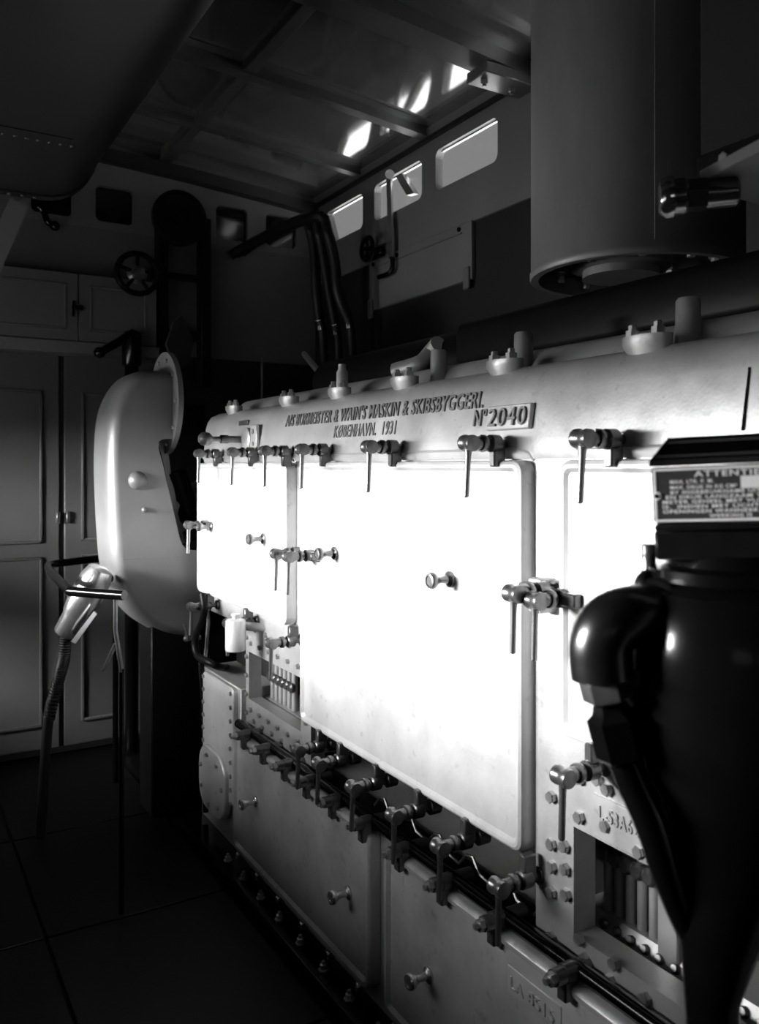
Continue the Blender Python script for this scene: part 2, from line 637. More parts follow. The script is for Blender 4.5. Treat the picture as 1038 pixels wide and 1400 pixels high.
# upper casing with rounded shoulder, running the whole length
prof = [(XF + .02, .015), (1.158, .015), (1.154, .03), (1.156, .06), (1.172, .155), (1.180, .182), (1.196, .205), (1.222, .219), (1.26, .224), (1.50, .224), (1.50, .015)]
mb = MB()
rings = []
for yy, s in ((Y0, 0), (Y1 - .03, 0), (Y1 - .008, .010), (Y1, .030)):
    rings.append([(max(x, 1.154 + s) if i not in (0,) else x, yy, E + min(z, .224 - s)) for i, (x, z) in enumerate(prof)])
mb.loops(rings)
casing = mb.build('upper_casing', CAST, eng, angle=50)
# camshaft cover tube behind the shoulder
mb = MB()
mb.lathe([(.04, 0), (.062, .006), (.068, .02), (.068, 3.95)], (1.365, Y1 - .02, E + .212), (0, -1, 0), 28)
mb.build('camshaft_cover', CAST, eng)
# frame plates behind the doors
zt = E + .02
mb = MB()
mb.box(XF, XF + .03, 2.955, Y1, E - .60, zt)                       # behind the far door
mb.build('frame_plate', CAST, eng)
HL = (2.475, 2.925, E - .865, E - .690)
mb = plate_hole(MB(), XF, XF + .05, 2.40, 2.955, E - .965, zt, HL)
mb.build('frame_plate', CAST, eng)
mb = MB()
mb.box(XF, XF + .03, 1.325, 2.40, E - .80, zt)
mb.build('frame_plate', CAST, eng)
HR = (.30, 1.215, E - .915, E - .705)
mb = plate_hole(MB(), XF - .008, XF + .05, -.05, 1.325, E - 1.03, zt, HR)
mb.build('frame_plate', CAST, eng)
mb = MB()
mb.box(XF, XF + .03, Y0, -.05, E - 1.03, zt)
mb.build('frame_plate', CAST, eng)
# far-end recess wall beneath the far door
MB().box(1.30, 1.46, 2.955, Y1 - .03, .0, E - .02).build('end_recess', CORE, eng)
# lower crankcase and ledge
mb = MB()
mb.box(1.145, 1.46, Y0, 2.955, .02, E - .985, .004)
mb.build('lower_crankcase', CAST, eng)
MB().box(1.055, 1.16, Y0, Y1, .0, .05, .004).build('bed_flange', BLACK, eng)

# doors ------------------------------------------------------------------------------
LEV = [(0, XF), (0, XD + .012), (.003, XD + .004), (.009, XD), (.016, XD + .001), (.024, XD + .008), (.03, XD + .008)]
KNOB = MB().lathe([(.020, 0), (.019, .006), (.010, .012), (.008, .028), (.012, .040), (.019, .048), (.020, .054), (.017, .060), (.012, .061), (.011, .059)],
                  (0, 0, 0), (-1, 0, 0), 18).mesh('knob', KNOBM)


def door(y0, y1, z0, z1, knobs, name='access_door'):
    d = slab(MB(), y0, y1, z0, z1, .028, LEV).build(name, ALU, eng, angle=30)
    for (u, v) in knobs:
        p = at(u, v, X=XD - .02)
        put('knob', KNOB, d, Vector((XD + .009, p.y, p.z)))
    return d


dA = door(2.507, 3.41, E - .525, E + .012, [(280, 720), (350, 737)])
dB = door(1.335, 2.405, E - .805, E + .012, [(446, 757), (602, 793)])
dC = door(.10, 1.228, E - .525, E + .012, [])
LEVL = [(0, 1.145), (0, 1.118), (.003, 1.112), (.009, 1.108), (.018, 1.109), (.027, 1.118), (.032, 1.118)]


KNOBL = KNOB.copy()
KNOBL.materials[0] = STEEL


def lower_cover(y0, y1, z0, z1, knobs):
    d = slab(MB(), y0, y1, z0, z1, .03, LEVL).build('lower_cover', COVER, eng, angle=30)
    for (u, v) in knobs:
        p = at(u, v, X=1.09)
        put('knob', KNOBL, d, Vector((1.119, p.y, p.z)))
    return d


cA = lower_cover(1.925, 2.935, E - 1.405, E - .975, [(340, 1098), (465, 1224)])
cB = lower_cover(.72, 1.855, E - 1.405, E - .975, [(573, 1338)])
cC = lower_cover(-.42, .66, E - 1.405, E - .975, [])
# small plate screwed to the far lower corner
mb = MB()
slab(mb, 2.985, 3.33, E - 1.28, E - .84, .02, [(0, 1.20), (0, 1.135), (.004, 1.13)])
epl = mb.build('end_plate', ALU, eng, angle=30)
MB().box(1.15, 1.40, 2.955, Y1 - .02, .02, E - .835, .003).build('end_block', CAST, eng)
mb = MB()
slab(mb, 3.03, 3.33, E - 1.37, E - 1.12, .09, [(0, 1.14), (0, 1.118), (.004, 1.113)])
mb.build('inspection_cover', ALU, eng, angle=30)

# raised joint ribs round the doors
rb = MB()
zz = E + .03
pts = []
yv = Y1 - .02


def bead(path, r=.0035):
    return MB().tube(path, r, 6).build('casting_bead', CAST, casing)


for ya, yb in ((2.50, 3.40), (1.34, 2.40), (.2, 1.2)):
    bead([(1.155, yb, E + .034), (1.154, ya + .03, E + .036), (1.155, ya, E + .028), (1.16, ya - .012, E + .012)])

# bolts -----------------------------------------------------------------------------
HB = hexr(.0125, .012)
HS = hexr(.009, .009)
RIV = MB().lathe([(.010, 0), (.010, .006), (.007, .010)], (0, 0, 0), (-1, 0, 0), 8).mesh('bolt', OILY)


def bolt(x, y, z, me=HB, parent=eng):
    M = Matrix.Translation((x, y, z)) @ Matrix.Rotation(random.random() * 1.05, 4, 'X')
    return put('bolt', me, parent, M)


# near pilaster and opening surround
XP = XF - .008
for (u, v) in ((752, 1090), (752, 1155), (770, 1158), (752, 1186), (771, 1189), (752, 1221), (772, 1224), (752, 1282), (790, 1285), (797, 1312),
               (828, 1080), (790, 1118), (865, 1100), (826, 1130), (872, 1166), (838, 1318), (880, 1366), (832, 1342), (790, 1065), (815, 1066)):
    p = at(u, v, X=XP - .008)
    bolt(XP, p.y, p.z)
# far opening surround
for i in range(5):
    bolt(XF, 2.94, E - .64 - .07 * i, HS)
    bolt(XF, 2.435, E - .60 - .075 * i, HS)
for i in range(6):
    bolt(XF, 2.90 - i * .082, E - .655, HS)
    bolt(XF, 2.90 - i * .082, E - .900, HS)
    bolt(XF, 2.87 - i * .082, E - .935, HS)
for i in range(4):
    bolt(XF, 2.86 - i * .1, E - .60, HS)
# end plate edges
for i in range(9):
    bolt(1.132, 3.315, E - .86 - .052 * i, HS, epl)
    bolt(1.132, 3.005, E - .86 - .052 * i, HS, epl)
for a in range(7):
    an = math.radians(20 + a * 52)
    bolt(1.113, 3.18 + .125 * math.cos(an), E - 1.245 + .10 * math.sin(an), HS, epl)
for i in range(9):
    bolt(1.15, 2.968, E - .99 - .045 * i, HS)
# bed bolts along the foot of the lower covers
for i in range(16):
    yy = 2.93 - i * .155
    M = Matrix.Translation((1.09, yy, .05))
    put('bolt', MB().lathe([(.016, 0), (.016, .004), (.011, .005), (.011, .016), (.006, .018), (.006, .026)], (0, 0, 0), (0, 0, 1), 6).mesh('bolt', BOLT, 30) if i == 0 else bedm, eng, M)
    if i == 0:
        bedm = bpy.data.objects[-1].data if False else [o for o in eng.children if o.name.startswith('bolt')][-1].data
        for o in eng.children:
            if o.name.startswith('bolt') and abs(o.matrix_basis.translation.z - .05) < 1e-6:
                bedm = o.data
# studs on the lower cover's foot
LUG = MB().box(-.012, .02, -.011, .011, -.012, .012, .004).mesh('cover_lug', STEEL)
for c, ya, yb, n in ((cA, 2.87, 1.98, 6), (cB, 1.79, .78, 6)):
    for i in range(n):
        put('cover_lug', LUG, c, Vector((1.112, ya + (yb - ya) * i / (n - 1), E - 1.412)))

# swing clamps with lever nuts ------------------------------------------------------
NUT = MB()
NUT.lathe([(.012, -.019), (.017, -.018), (.018, -.010), (.016, -.006), (.016, .006), (.018, .010), (.017, .018), (.012, .019)], (0, 0, 0), (0, 1, 0), 18)
NUT.cyl((0, 0, 0), (.034, 0, 0), .0135, seg=14)
NUT = NUT.mesh('lever_nut', OILY)
LEVER = MB().lathe([(.0085, -.012), (.0066, -.03), (.0064, -.112), (.0035, -.115)], (0, 0, 0), (.03, 0, 1), 10).mesh('lever', KNOBM)


def clamp_mesh(kind):
    m = MB()
    m.cyl((.02, 0, 0), (.115, 0, 0), .0095, seg=12)
    m.lathe([(.017, .030), (.0185, .033), (.0185, .040), (.017, .043)], (0, 0, 0), (1, 0, 0), 16)
    m.lathe([(.0155, .052), (.019, .055), (.019, .078), (.0155, .081)], (0, 0, 0), (1, 0, 0), 16)
    if kind == 'top':
        m.box(.060, .092, -.010, .010, -.050, .004, .003)
    elif kind == 'bottom':
        m.box(.060, .092, -.010, .010, -.004, .050, .003)
    elif kind == 'far':
        m.box(.052, .098, -.004, .050, -.013, .013, .003)
    else:
        m.box(.052, .098, -.050, .004, -.013, .013, .003)
    m.lathe([(.014, .098), (.019, .101), (.019, .128)], (0, 0, 0), (1, 0, 0), 16)
    return m.mesh('clamp', OILY)


CL = {k: clamp_mesh(k) for k in ('top', 'bottom', 'far', 'near')}
XN = 1.058


def clamp(y, z, kind, parent=eng, tilt=0.0, x=XN):
    M = Matrix.Translation((x, y, z))
    c = put('clamp', CL[kind], parent, M)
    M2 = M @ Matrix.Rotation(tilt, 4, 'X')
    put('lever_nut', NUT, c, M2)
    put('lever', LEVER, c, M2)
    return c


for u in (272, 318, 362, 413, 505, 641, 797):
    clamp(at(u, 610, X=XN).y, E + .048, 'top', tilt=random.uniform(-.05, .05))
for u, v in ((262, 812), (312, 834), (371, 864)):
    p = at(u, v, X=XN)
    clamp(p.y, E - .562, 'bottom', tilt=random.uniform(-.04, .04))
for u in (408, 436, 483, 539, 602, 682):
    clamp(at(u, 1100, X=XN).y, E - .842, 'bottom', tilt=random.uniform(-.04, .04))
clamp(at(770, 1045, X=XN).y, E - .562, 'bottom')
p = at(378, 745, X=XN)
clamp(p.y, E - .275, 'far')
p = at(395, 745, X=XN)
clamp(p.y, E - .275, 'near')
p = at(700, 812, X=XN - .02)
clamp(p.y, p.z, 'far', x=XN - .015)
p = at(733, 821, X=XN + .01)
clamp(p.y, p.z, 'near', x=XN + .008)
p = at(258, 718, X=XN)
clamp(p.y, p.z, 'near')
MB().box(1.12, 1.172, 1.265, 1.305, E - .295, E - .225, .008, 2).build('clamp_bracket', CAST, eng)

# covers' own clamps along the ledge
LC = MB()
LC.cyl((-.03, 0, 0), (.08, 0, 0), .016, seg=14)
LC.lathe([(.0185, -.006), (.0185, .02)], (0, 0, 0), (1, 0, 0), 14)
LC.box(-.012, .02, -.013, .013, -.050, 0, .004)
LC = LC.mesh('ledge_clamp', OILY)
LN = MB().lathe([(.013, 0), (.013, .012), (.007, .013), (.007, .022)], (0, 0, 0), (-1, 0, 0), 6).mesh('nut', BOLT, 30)
for (u, v) in ((329, 985), (355, 1005), (384, 1030), (414, 1057), (449, 1085), (490, 1122), (540, 1163), (598, 1208), (668, 1267), (765, 1345)):
    y = at(u, v, X=1.09).y
    c = put('ledge_clamp', LC, eng, Vector((1.105, y, E - .955)))
    put('nut', LN, c, Vector((1.075, y, E - .955)))
# shaft and ridged guide on the ledge
MB().cyl((1.135, 2.94, E - .955), (1.135, .85, E - .955), .0165, seg=14).build('clamp_rail', BLACK, eng)
wv = []
for i in range(9):
    ya = 2.05 - i * .135
    wv += [(1.20, ya, E - .962), (1.20, ya - .03, E - .93), (1.20, ya - .055, E - .925), (1.20, ya - .08, E - .955)]
MB().tube(wv, .004, 6).build('spring_wire', OILY, eng)
MB().box(1.16, 1.24, .7, 2.93, E - .99, E - .968, .003).build('ledge_strip', BLACKM, eng)


# tappet compartments visible through the two openings
def tappets(h, n, pitch, ystart, ys, xs):
    z0, z1 = h[2], h[3]
    y0, y1 = ys
    r = MB().cyl((0, 0, -.12), (0, 0, .05), .0115, seg=12).mesh('push_tube', CAST)
    hd = MB().lathe([(.012, -.012), (.018, -.008), (.018, .004), (.012, .01)], (0, 0, 0), (-1, 0, 0), 14).mesh('tube_cap', OILY)
    for i in range(n):
        p = Vector((xs, ystart - i * pitch, z1 - .095))
        t = put('push_tube', r, eng, p)
        put('tube_cap', hd, t, p + Vector((-.014, 0, -.002)))
    st = MB()
    st.prism([(xs - .055, y0, z0 - .075), (xs - .02, y0, z0 - .005), (xs + .10, y0, z0 - .005), (xs + .10, y0, z0 - .075)], (0, y1 - y0, 0))
    sh = st.build('tappet_shelf', CAST, eng)
    ax = Matrix.Rotation(math.atan2(.035, .07), 4, 'Y')
    for i in range(int((y1 - y0) / .036)):
        for j, q in enumerate((.25, .75)):
            put('bolt', RIV, sh, Matrix.Translation((xs - .055 + .035 * q, y1 - .02 - i * .036 - j * .014, z0 - .075 + .07 * q)) @ ax)
    return sh


tappets(HR, 5, .030, 1.255, (.40, 1.31), 1.30)
tappets(HL, 6, .038, 2.905, (2.45, 2.945), 1.26)
MB().box(1.27, 1.31, 1.055, 1.105, E - 1.02, E - .68, .004).build('tappet_post', CAST, eng)
MB().box(1.40, 1.46, -.05, 2.955, E - 1.0, E - .60).build('compartment_back', CORE, eng)

# oil cup, pipes and control knob at the far end
p = at(322, 868, X=1.075)
cup = MB().lathe([(.020, -.058), (.034, -.055), (.036, -.05), (.036, .048), (.032, .054), (.012, .058), (.012, .066), (.016, .068), (.016, .074), (.004, .076)], p, (0, 0, 1), 24).build('oil_cup', ALU, eng)
MB().cyl(p + Vector((.02, 0, .03)), (1.18, p.y - .03, p.z + .02), .016, seg=12).build('cup_arm', CAST, cup)
P = lambda u, v, x: at(u, v, X=x)
MB().tube([P(277, 812, 1.10), P(279, 840, 1.10), P(267, 872, 1.10), P(270, 896, 1.10), P(286, 905, 1.11), P(300, 912, 1.15), P(312, 913, 1.25)], .0145, 10, sub=5).build('oil_pipe', BLACKM, eng)
MB().tube([P(284, 818, 1.16), P(285, 850, 1.16), P(281, 900, 1.16)], .008, 8).build('oil_pipe', STEEL, eng)
MB().tube([P(275, 905, 1.14), P(279, 960, 1.14), P(281, 1110, 1.14)], .013, 8).build('drain_pipe', BLACKM, eng)
tp = MB()
q = P(255, 873, 1.08)
tp.cyl(q, q + Vector((.06, 0, .0)), .01, seg=8)
tp.tube([q, q + Vector((0, 0, .03)), q + Vector((-.01, 0, .06))], .006, 6)
tp.ball(q, .014, 10)
tp.build('drain_cock', OILY, eng)
p = P(281, 600, 1.02)
kb = MB().lathe([(.0, -.026), (.014, -.024), (.023, -.014), (.026, 0), (.023, .014), (.012, .024), (.009, .03), (.009, .055), (.016, .058), (.016, .085), (.013, .09), (.013, .15)],
                p, (1, 0, 0), 20).build('control_knob', OILY, eng)
fl = MB()
q = Vector((1.153, p.y - .06, p.z))
fl.lathe([(.042, 0), (.042, .012), (.034, .016), (.02, .017)], q + Vector((.012, 0, 0)), (-1, 0, 0), 22)
fl.build('knob_flange', CAST, eng)
for dz in (-.02, .025):
    bolt(1.152, p.y - .15, p.z + dz, HS)
MB().box(1.146, 1.16, p.y - .18, p.y - .12, p.z - .05, p.z + .05, .004).build('bolt_plate', CAST, eng)
# name plate
MB().box(1.166, 1.176, 2.93, 3.02, E + .152, E + .172, .002).build('name_plate', OILY, eng)


# raised lettering ------------------------------------------------------------------
TILT = math.atan2(.016, .095)


def letters(me, parent, M, name='letter'):
    """split a text mesh into one object per character"""
    bm = bmesh.new()
    bm.from_mesh(me)
    seen, isl = set(), []
    for v in bm.verts:
        if v in seen:
            continue
        st, comp = [v], []
        seen.add(v)
        while st:
            a = st.pop()
            comp.append(a)
            for e in a.link_edges:
                b = e.other_vert(a)
                if b not in seen:
                    seen.add(b)
                    st.append(b)
        isl.append([min(q.co.x for q in comp), max(q.co.x for q in comp), comp])
    isl.sort(key=lambda q: q[0])
    grp = []
    for a, b, c in isl:
        if grp and a < grp[-1][1] - .35 * (b - a):
            grp[-1][1] = max(b, grp[-1][1])
            grp[-1][2] += c
        else:
            grp.append([a, b, list(c)])
    for a, b, c in grp:
        idx = {v: i for i, v in enumerate(c)}
        fs = {f for v in c for f in v.link_faces}
        m2 = bpy.data.meshes.new(name)
        m2.from_pydata([v.co.copy() for v in c], [], [[idx[v] for v in f.verts] for f in fs])
        m2.materials.append(me.materials[0])
        put(name, m2, parent, M)
    bm.free()
    bpy.data.meshes.remove(me)


def lettering(s, ul, ur, v, h, x=1.166, m=LETT, bold=.012, tilt=TILT, depth=.008):
    a, b = at(ul, v[0], X=x), at(ur, v[1], X=x)
    z = (a.z + b.z) / 2
    me = text_mesh('letter', s, a.y - b.y, h, depth, m, bold)
    M = frame((x, a.y, z), (0, -1, 0), (math.sin(tilt), 0, math.cos(tilt)), (-math.cos(tilt), 0, math.sin(tilt)))
    letters(me, casing, M)


lettering("A/S BURMEISTER & WAIN'S MASKIN & SKIBSBYGGERI.", 391, 661, (585, 556), .041, x=1.168)
lettering("KØBENHAVN.  1931", 457, 541, (600, 593), .038, x=1.161)
lettering("Nº", 648, 665, (583, 582), .038, x=1.160)
pa, pb = at(667, 570, X=1.155), at(726, 570, X=1.155)
pM = frame((1.159, 0, E + .105), (0, -1, 0), (math.sin(TILT), 0, math.cos(TILT)), (-math.cos(TILT), 0, math.sin(TILT)))
npm = MB().box(-pa.y, -pb.y, -.028, .026, -.006, .007, .002).build('number_plate', CAST, casing, pM)
nm = text_mesh('letter', '2040', (pa.y - pb.y) * .86, .040, .008, LETT, .0)
letters(nm, npm, pM @ Matrix.Translation((-pa.y + .012, -.021, .009)))
# cast number over the near opening and on the near lower cover
pa, pb = at(812, 1120, X=XP), at(890, 1160, X=XP)
cp = MB().box(XP - .005, XP + .01, pb.y, pa.y, E - .70, E - .620, .002).build('casting_plate', CAST, eng)
nm = text_mesh('letter', 'L-53A62', .095, .026, .006, CAST, .01)
letters(nm, cp, frame((XP - .005, pa.y - .02, E - .662), (0, -1, 0), (0, 0, 1), (-1, 0, 0)))
a = at(692, 1325, X=1.112)
b = at(765, 1378, X=1.112)
cp = MB().box(1.1155, 1.122, b.y, a.y, E - 1.09, E - 1.035, .001).build('casting_plate', ALU, cB)
nm = text_mesh('letter', 'LA 8515', a.y - b.y - .03, .026, .006, ALU, .01)
letters(nm, cp, frame((1.115, a.y - .012, E - 1.078), (0, -1, 0), (0, 0, 1), (-1, 0, 0)))

# lugs with nuts on the shoulder
NUTU = MB().lathe([(.013, 0), (.013, .013), (.008, .014), (.008, .022), (.006, .024)], (0, 0, 0), (0, 0, 1), 6).mesh('nut', BOLT, 30)
for u, v, tall in ((395, 549, 1), (464, 534, 2), (553, 522, 1), (690, 499, 1), (885, 466, 1), (320, 563, 0)):
    y = at(u, v, X=1.215).y
    lug = MB()
    el = [(1.215 + .030 * math.sin(2 * math.pi * i / 20), y + .055 * math.cos(2 * math.pi * i / 20)) for i in range(20)]
    es = [(1.235 + .018 * math.sin(2 * math.pi * i / 20), y + .022 * math.cos(2 * math.pi * i / 20)) for i in range(20)]
    lug.loops([[(a, b, E + .165) for a, b in es], [(a, b, E + .226) for a, b in el], [(a, b, E + .240) for a, b in el]])
    L = lug.build('shoulder_lug', CAST, eng)
    for dy in (-.03, .03):
        put('nut', NUTU, L, Vector((1.21, y + dy, E + .24)))
    if tall == 2:
        MB().lathe([(.018, 0), (.018, .05), (.012, .06), (.012, .075)], (1.225, y, E + .24), (0, 0, 1), 12).build('stud', CAST, L)
for u, v in ((716, 480), (941, 440), (600, 498)):
    y = at(u, v, X=1.30).y
    MB().lathe([(.030, 0), (.024, .02), (.022, .095), (.018, .10)], (1.30, y, E + .215), (0, 0, 1), 18).build('vent_stub', CAST, eng)
# open joint in the casing
MB().prism([(1.1515, .833, E + .055), (1.16, .833, E + .055), (1.178, .833, E + .155), (1.1695, .833, E + .155)], (0, .003, 0)).build('joint_line', BLACK, casing)
# stays and rods on top, behind the shoulder
MB().tube([at(416, 484, X=1.75), at(447, 522, X=1.62)], .014, 8).build('stay_bar', CAST, eng)
MB().tube([at(358, 488, X=1.5), at(358, 530, X=1.5), at(358, 560, X=1.5)], .007, 8).build('thin_rod', OILY, eng)
MB().tube([at(600, 470, X=1.60), at(590, 482, X=1.6), at(575, 497, X=1.55), at(540, 508, X=1.5)], .03, 10, sub=4).build('fuel_pipe', CAST, eng)
# black cylinder-head row and exhaust manifold behind the cover tube
MB().box(1.50, 1.96, Y0, 3.36, E + .15, E + .30, .02, 2).build('cylinder_head', BLACKM, eng)
mb = MB()
mb.box(1.47, 1.93, Y0, 2.05, E + .29, E + .43, .03, 3)
mb.build('exhaust_manifold', BLACKM, eng)
mb = MB()
mb.lathe([(.10, 0), (.10, 1.2)], (1.70, 3.27, E + .36), (0, -1, 0), 24)
mb.build('exhaust_manifold', BLACKM, eng)

# ------------------------------------------------------------------ air duct beyond the engine
YD = 3.52
duct = thing('air_duct', 'pale C-shaped air duct with rounded edge beyond the far end of engine', 'duct', (.95, 3.65, 0))
outer = [(240, 523), (222, 521), (197, 523), (180, 540), (168, 570), (164, 620), (165, 680), (168, 735), (172, 775), (184, 812), (207, 840), (236, 855), (275, 860)]
inner = [(275, 752), (258, 751), (248, 742), (241, 715), (233, 680), (224, 640), (217, 604), (240, 600)]
O = [at(u, v, Y=YD) for u, v in outer]
I = [at(u, v, Y=YD) for u, v in inner]
Os = spline(O, 4)
Is = spline(I, 3)
nrm = []
for i, p in enumerate(Os):
    d = Os[min(i + 1, len(Os) - 1)] - Os[max(i - 1, 0)]
    nrm.append(Vector((d.z, 0, -d.x)).normalized())
rings = []
for off, dy in ((0, 0), (.018, .006), (.034, .022), (.046, .05), (.052, .09), (.052, .25)):
    rings.append([p + q * off + Vector((0, dy, 0)) for p, q in zip(Os, nrm)] + [p + Vector((0, dy, 0)) for p in Is])
mb = MB()
mb.loops(rings)
mb.build('duct_body', DUCT, duct, angle=30)
zc = at(225, 560, Y=YD + .1).z
mb = MB()
mb.lathe([(.122, .06), (.122, .17), (.128, .175), (.128, .20)], (.90, YD + .135, zc), (1, 0, 0), 28)
mb.build('duct_elbow', DUCT, duct)
mb = MB()
mb.lathe([(.225, 0), (.225, .022), (.13, .026)], (1.062, YD + .14, zc + .03), (1, 0, 0), 40)
flg = mb.build('duct_flange', DUCT, duct)
for i in range(10):
    an = 2 * math.pi * i / 10
    put('bolt', HS, flg, Vector((1.062, YD + .14 + .19 * math.cos(an), zc + .03 + .19 * math.sin(an))))
p = at(188, 657, Y=YD)
MB().lathe([(.040, 0), (.038, .012), (.030, .026), (.016, .036), (.001, .039)], p + Vector((0, .004, 0)), (0, -1, 0), 20).build('boss', DUCT, duct)
p = at(197, 697, Y=YD)
MB().lathe([(.012, 0), (.012, .01), (.006, .016)], p, (0, -1, 0), 10).build('stud', DUCT, duct)
# seam across the duct
a, b = at(167, 765, Y=YD), at(272, 762, Y=YD)
MB().box(a.x, b.x, YD - .002, YD + .004, a.z - .002, a.z + .002).build('seam', DUCT, duct)
# scalloped bracket in the throat of the duct
sc = [(216, 604), (225, 640), (233, 680), (241, 715), (247, 744), (253, 742), (249, 728), (256, 722), (257, 742), (261, 740), (259, 715), (251, 718), (246, 712), (243, 702), (246, 690), (241, 684), (238, 668), (234, 648), (229, 610)]
mb = MB()
mb.prism([at(u, v, Y=YD + .12) for u, v in sc], (0, .012, 0))
mb.build('scalloped_bracket', DUCT, duct)
MB().cyl(at(238, 645, Y=YD + .16), at(268, 735, Y=YD + .16), .055, .045, 16).build('damper_cylinder', BLACKM, duct)
MB().lathe([(.014, -.01), (.014, .04)], at(256, 716, Y=YD + .05), (1, 0, 0), 10).build('link_pin', OILY, duct)
# foot under the duct down to the bed
MB().box(.98, 1.30, YD + .03, YD + .22, 0, E - .62, .006).build('duct_foot', BLACKM, duct)

# dark generator casing standing behind duct and engine
gen = thing('generator', 'dark generator casing behind the air duct flange', 'generator', (1.46, 4.1, 0))
mb = MB()
mb.lathe([(.30, 0), (.42, .03), (.44, .06), (.44, .30), (.40, .34)], (1.46, 3.86, E - .48), (0, 1, 0), 36)
mb.build('generator_body', BLACKM, gen)
MB().box(1.10, 1.82, 3.88, 4.18, 0, E - .55, .01).build('generator_base', BLACKM, gen)
pts = [(228, 470), (238, 440), (248, 431), (258, 448), (265, 470), (258, 500), (240, 505)]
MB().prism([at(u, v, Y=3.90) for u, v in pts], (0, .03, 0)).build('cover_plate', DARKW, gen)
MB().box(1.05, 1.35, 3.93, 4.1, E - .3, E + .3, .01).build('terminal_box', BLACKM, gen)

# ------------------------------------------------------------------ exhaust silencer over the engine
cc = at(868, 350, X=1.72)
CX, CY, CR = cc.x, cc.y, .272
zb = E + .50
sil = thing('exhaust_silencer', 'large upright sheet-metal exhaust silencer cylinder above the engine', 'silencer', (CX, CY, zb))
mb = MB()
mb.lathe([(CR, 0), (CR + .003, .004), (CR + .003, .018), (CR, .022), (CR, E + 1.55 - zb), (CR - .02, E + 1.55 - zb), (CR - .02, .0), (CR, 0)], (CX, CY, zb), (0, 0, 1), 56, False, False)
mb.build('shell', SILENC, sil)
MB().lathe([(CR - .02, 0), (CR - .02, .01)], (CX, CY, zb + .05), (0, 0, 1), 40).build('bottom_plate', CORE, sil)
NB = MB().lathe([(.018, 0), (.018, -.02), (.010, -.022), (.010, -.04)], (0, 0, 0), (0, 0, 1), 6).mesh('bolt', BOLT, 30)
for i in range(10):
    an = 2 * math.pi * i / 10 + .2
    put('bolt', NB, sil, Vector((CX + .2 * math.cos(an), CY + .2 * math.sin(an), zb + .05)))
MB().lathe([(.10, 0), (.10, .02), (.13, .025), (.13, .05)], (CX - .03, CY + .02, zb), (0, 0, 1), 24).build('exhaust_neck', SILENC, sil)
MB().tube([(CX + CR * math.cos(a), CY + CR * math.sin(a), z) for a, z in ((math.radians(232), zb + .03), (math.radians(232), E + 1.54))], .0012, 6).build('shell_seam', SILENC, sil)

# ------------------------------------------------------------------ day tank with pipe fitting, near right
tk = thing('day_tank', 'dark boxy tank high above engine with projecting union fitting and flat bracket', 'tank', (1.3, .3, E + .44))
xt = 1.09
ct = at(955, 246, X=xt)
MB().box(xt, 1.55, -.5, ct.y, ct.z, E + 1.62, .006).build('tank_body', TANKM, tk)
for i in range(5):
    bolt(xt, ct.y - .05 - i * .09, ct.z + .018, HS, tk)
MB().box(xt - .006, xt + .01, -.5, ct.y - .0, ct.z, ct.z + .035, .003).build('tank_flange', BLACKM, tk)
p0, p1 = at(906, 271, t=1.22), at(1000, 262, t=1.20)
ax = (p1 - p0).normalized()
mb = MB()
mb.lathe([(.022, -.004), (.027, 0), (.030, .006), (.030, .014), (.0255, .016), (.0255, .030), (.022, .034)], p0, ax, 24)
mb.lathe([(.0235, .034), (.0235, .060)], p0, ax, 6)
mb.lathe([(.021, .060), (.021, .10), (.016, .104)], p0, ax, 20)
mb.build('union_fitting', UNIONM, tk)
pts = [(957, 249), (1038, 207), (1130, 160), (1130, 312), (1038, 280), (985, 264)]
MB().prism([at(u, v, Z=.412) for u, v in pts], (0, 0, .016)).build('flat_bracket', DUCT, tk)

# ------------------------------------------------------------------ meter in the foreground
TM = 0.95
PX = TM / FPX
RT, FW = Vector((COS, -SIN, 0)), Vector((SIN, COS, 0))
mtr = thing('flow_meter', 'black cast flow meter with white-lettered warning plate and elbow pipe, on a pedestal', 'meter', at(975, HOR, t=TM) * 1 - Vector((0, 0, E)))
roll = math.radians(2.6)
yw = math.radians(21)
RX = RT * math.cos(yw) - FW * math.sin(yw)
FX = FW * math.cos(yw) + RT * math.sin(yw)
R0 = at(1003, 674, t=TM - .02)
ux = RX * math.cos(roll) + Vector((0, 0, 1)) * math.sin(roll)
uy = Vector((0, 0, 1)) * math.cos(roll) - RX * math.sin(roll)
MF = frame(R0, ux, uy, -FX)       # local x right, y up, z towards the viewer
w2 = 104 * PX
mb = MB()
mb.box(-w2, w2, -.032, .032, -.12, -.002, .003)
mb.build('register_box', BLACKM, mtr, MF)
# hinged hood
mb = MB()
hz = [(.004, .032), (-.02, .036), (-.028, .070), (-.110, .074), (-.12, .032)]
lo = [(-w2 - .002, .033, .004), (w2 + .002, .033, .004), (w2 + .002, .033, -.12), (-w2 - .002, .033, -.12)]
md = [(-w2 - .001, .040, .004), (w2 + .001, .040, .004), (w2 + .001, .040, -.12), (-w2 - .001, .040, -.12)]
hi = [(-w2 + .020, .066, -.02), (w2 - .020, .066, -.02), (w2 - .020, .066, -.105), (-w2 + .020, .066, -.105)]
mb.loops([lo, md, hi])
hood = mb.build('hood', BLACK, mtr, MF)
mb = MB()
mb.tube([(-w2 + .006, .044, .002), (-w2 + .019, .060, -.0135), (w2 - .019, .060, -.0135), (w2 - .006, .044, .002)], .0022, 6, closed=True)
mb.build('hood_rim', BLACK, hood, MF)
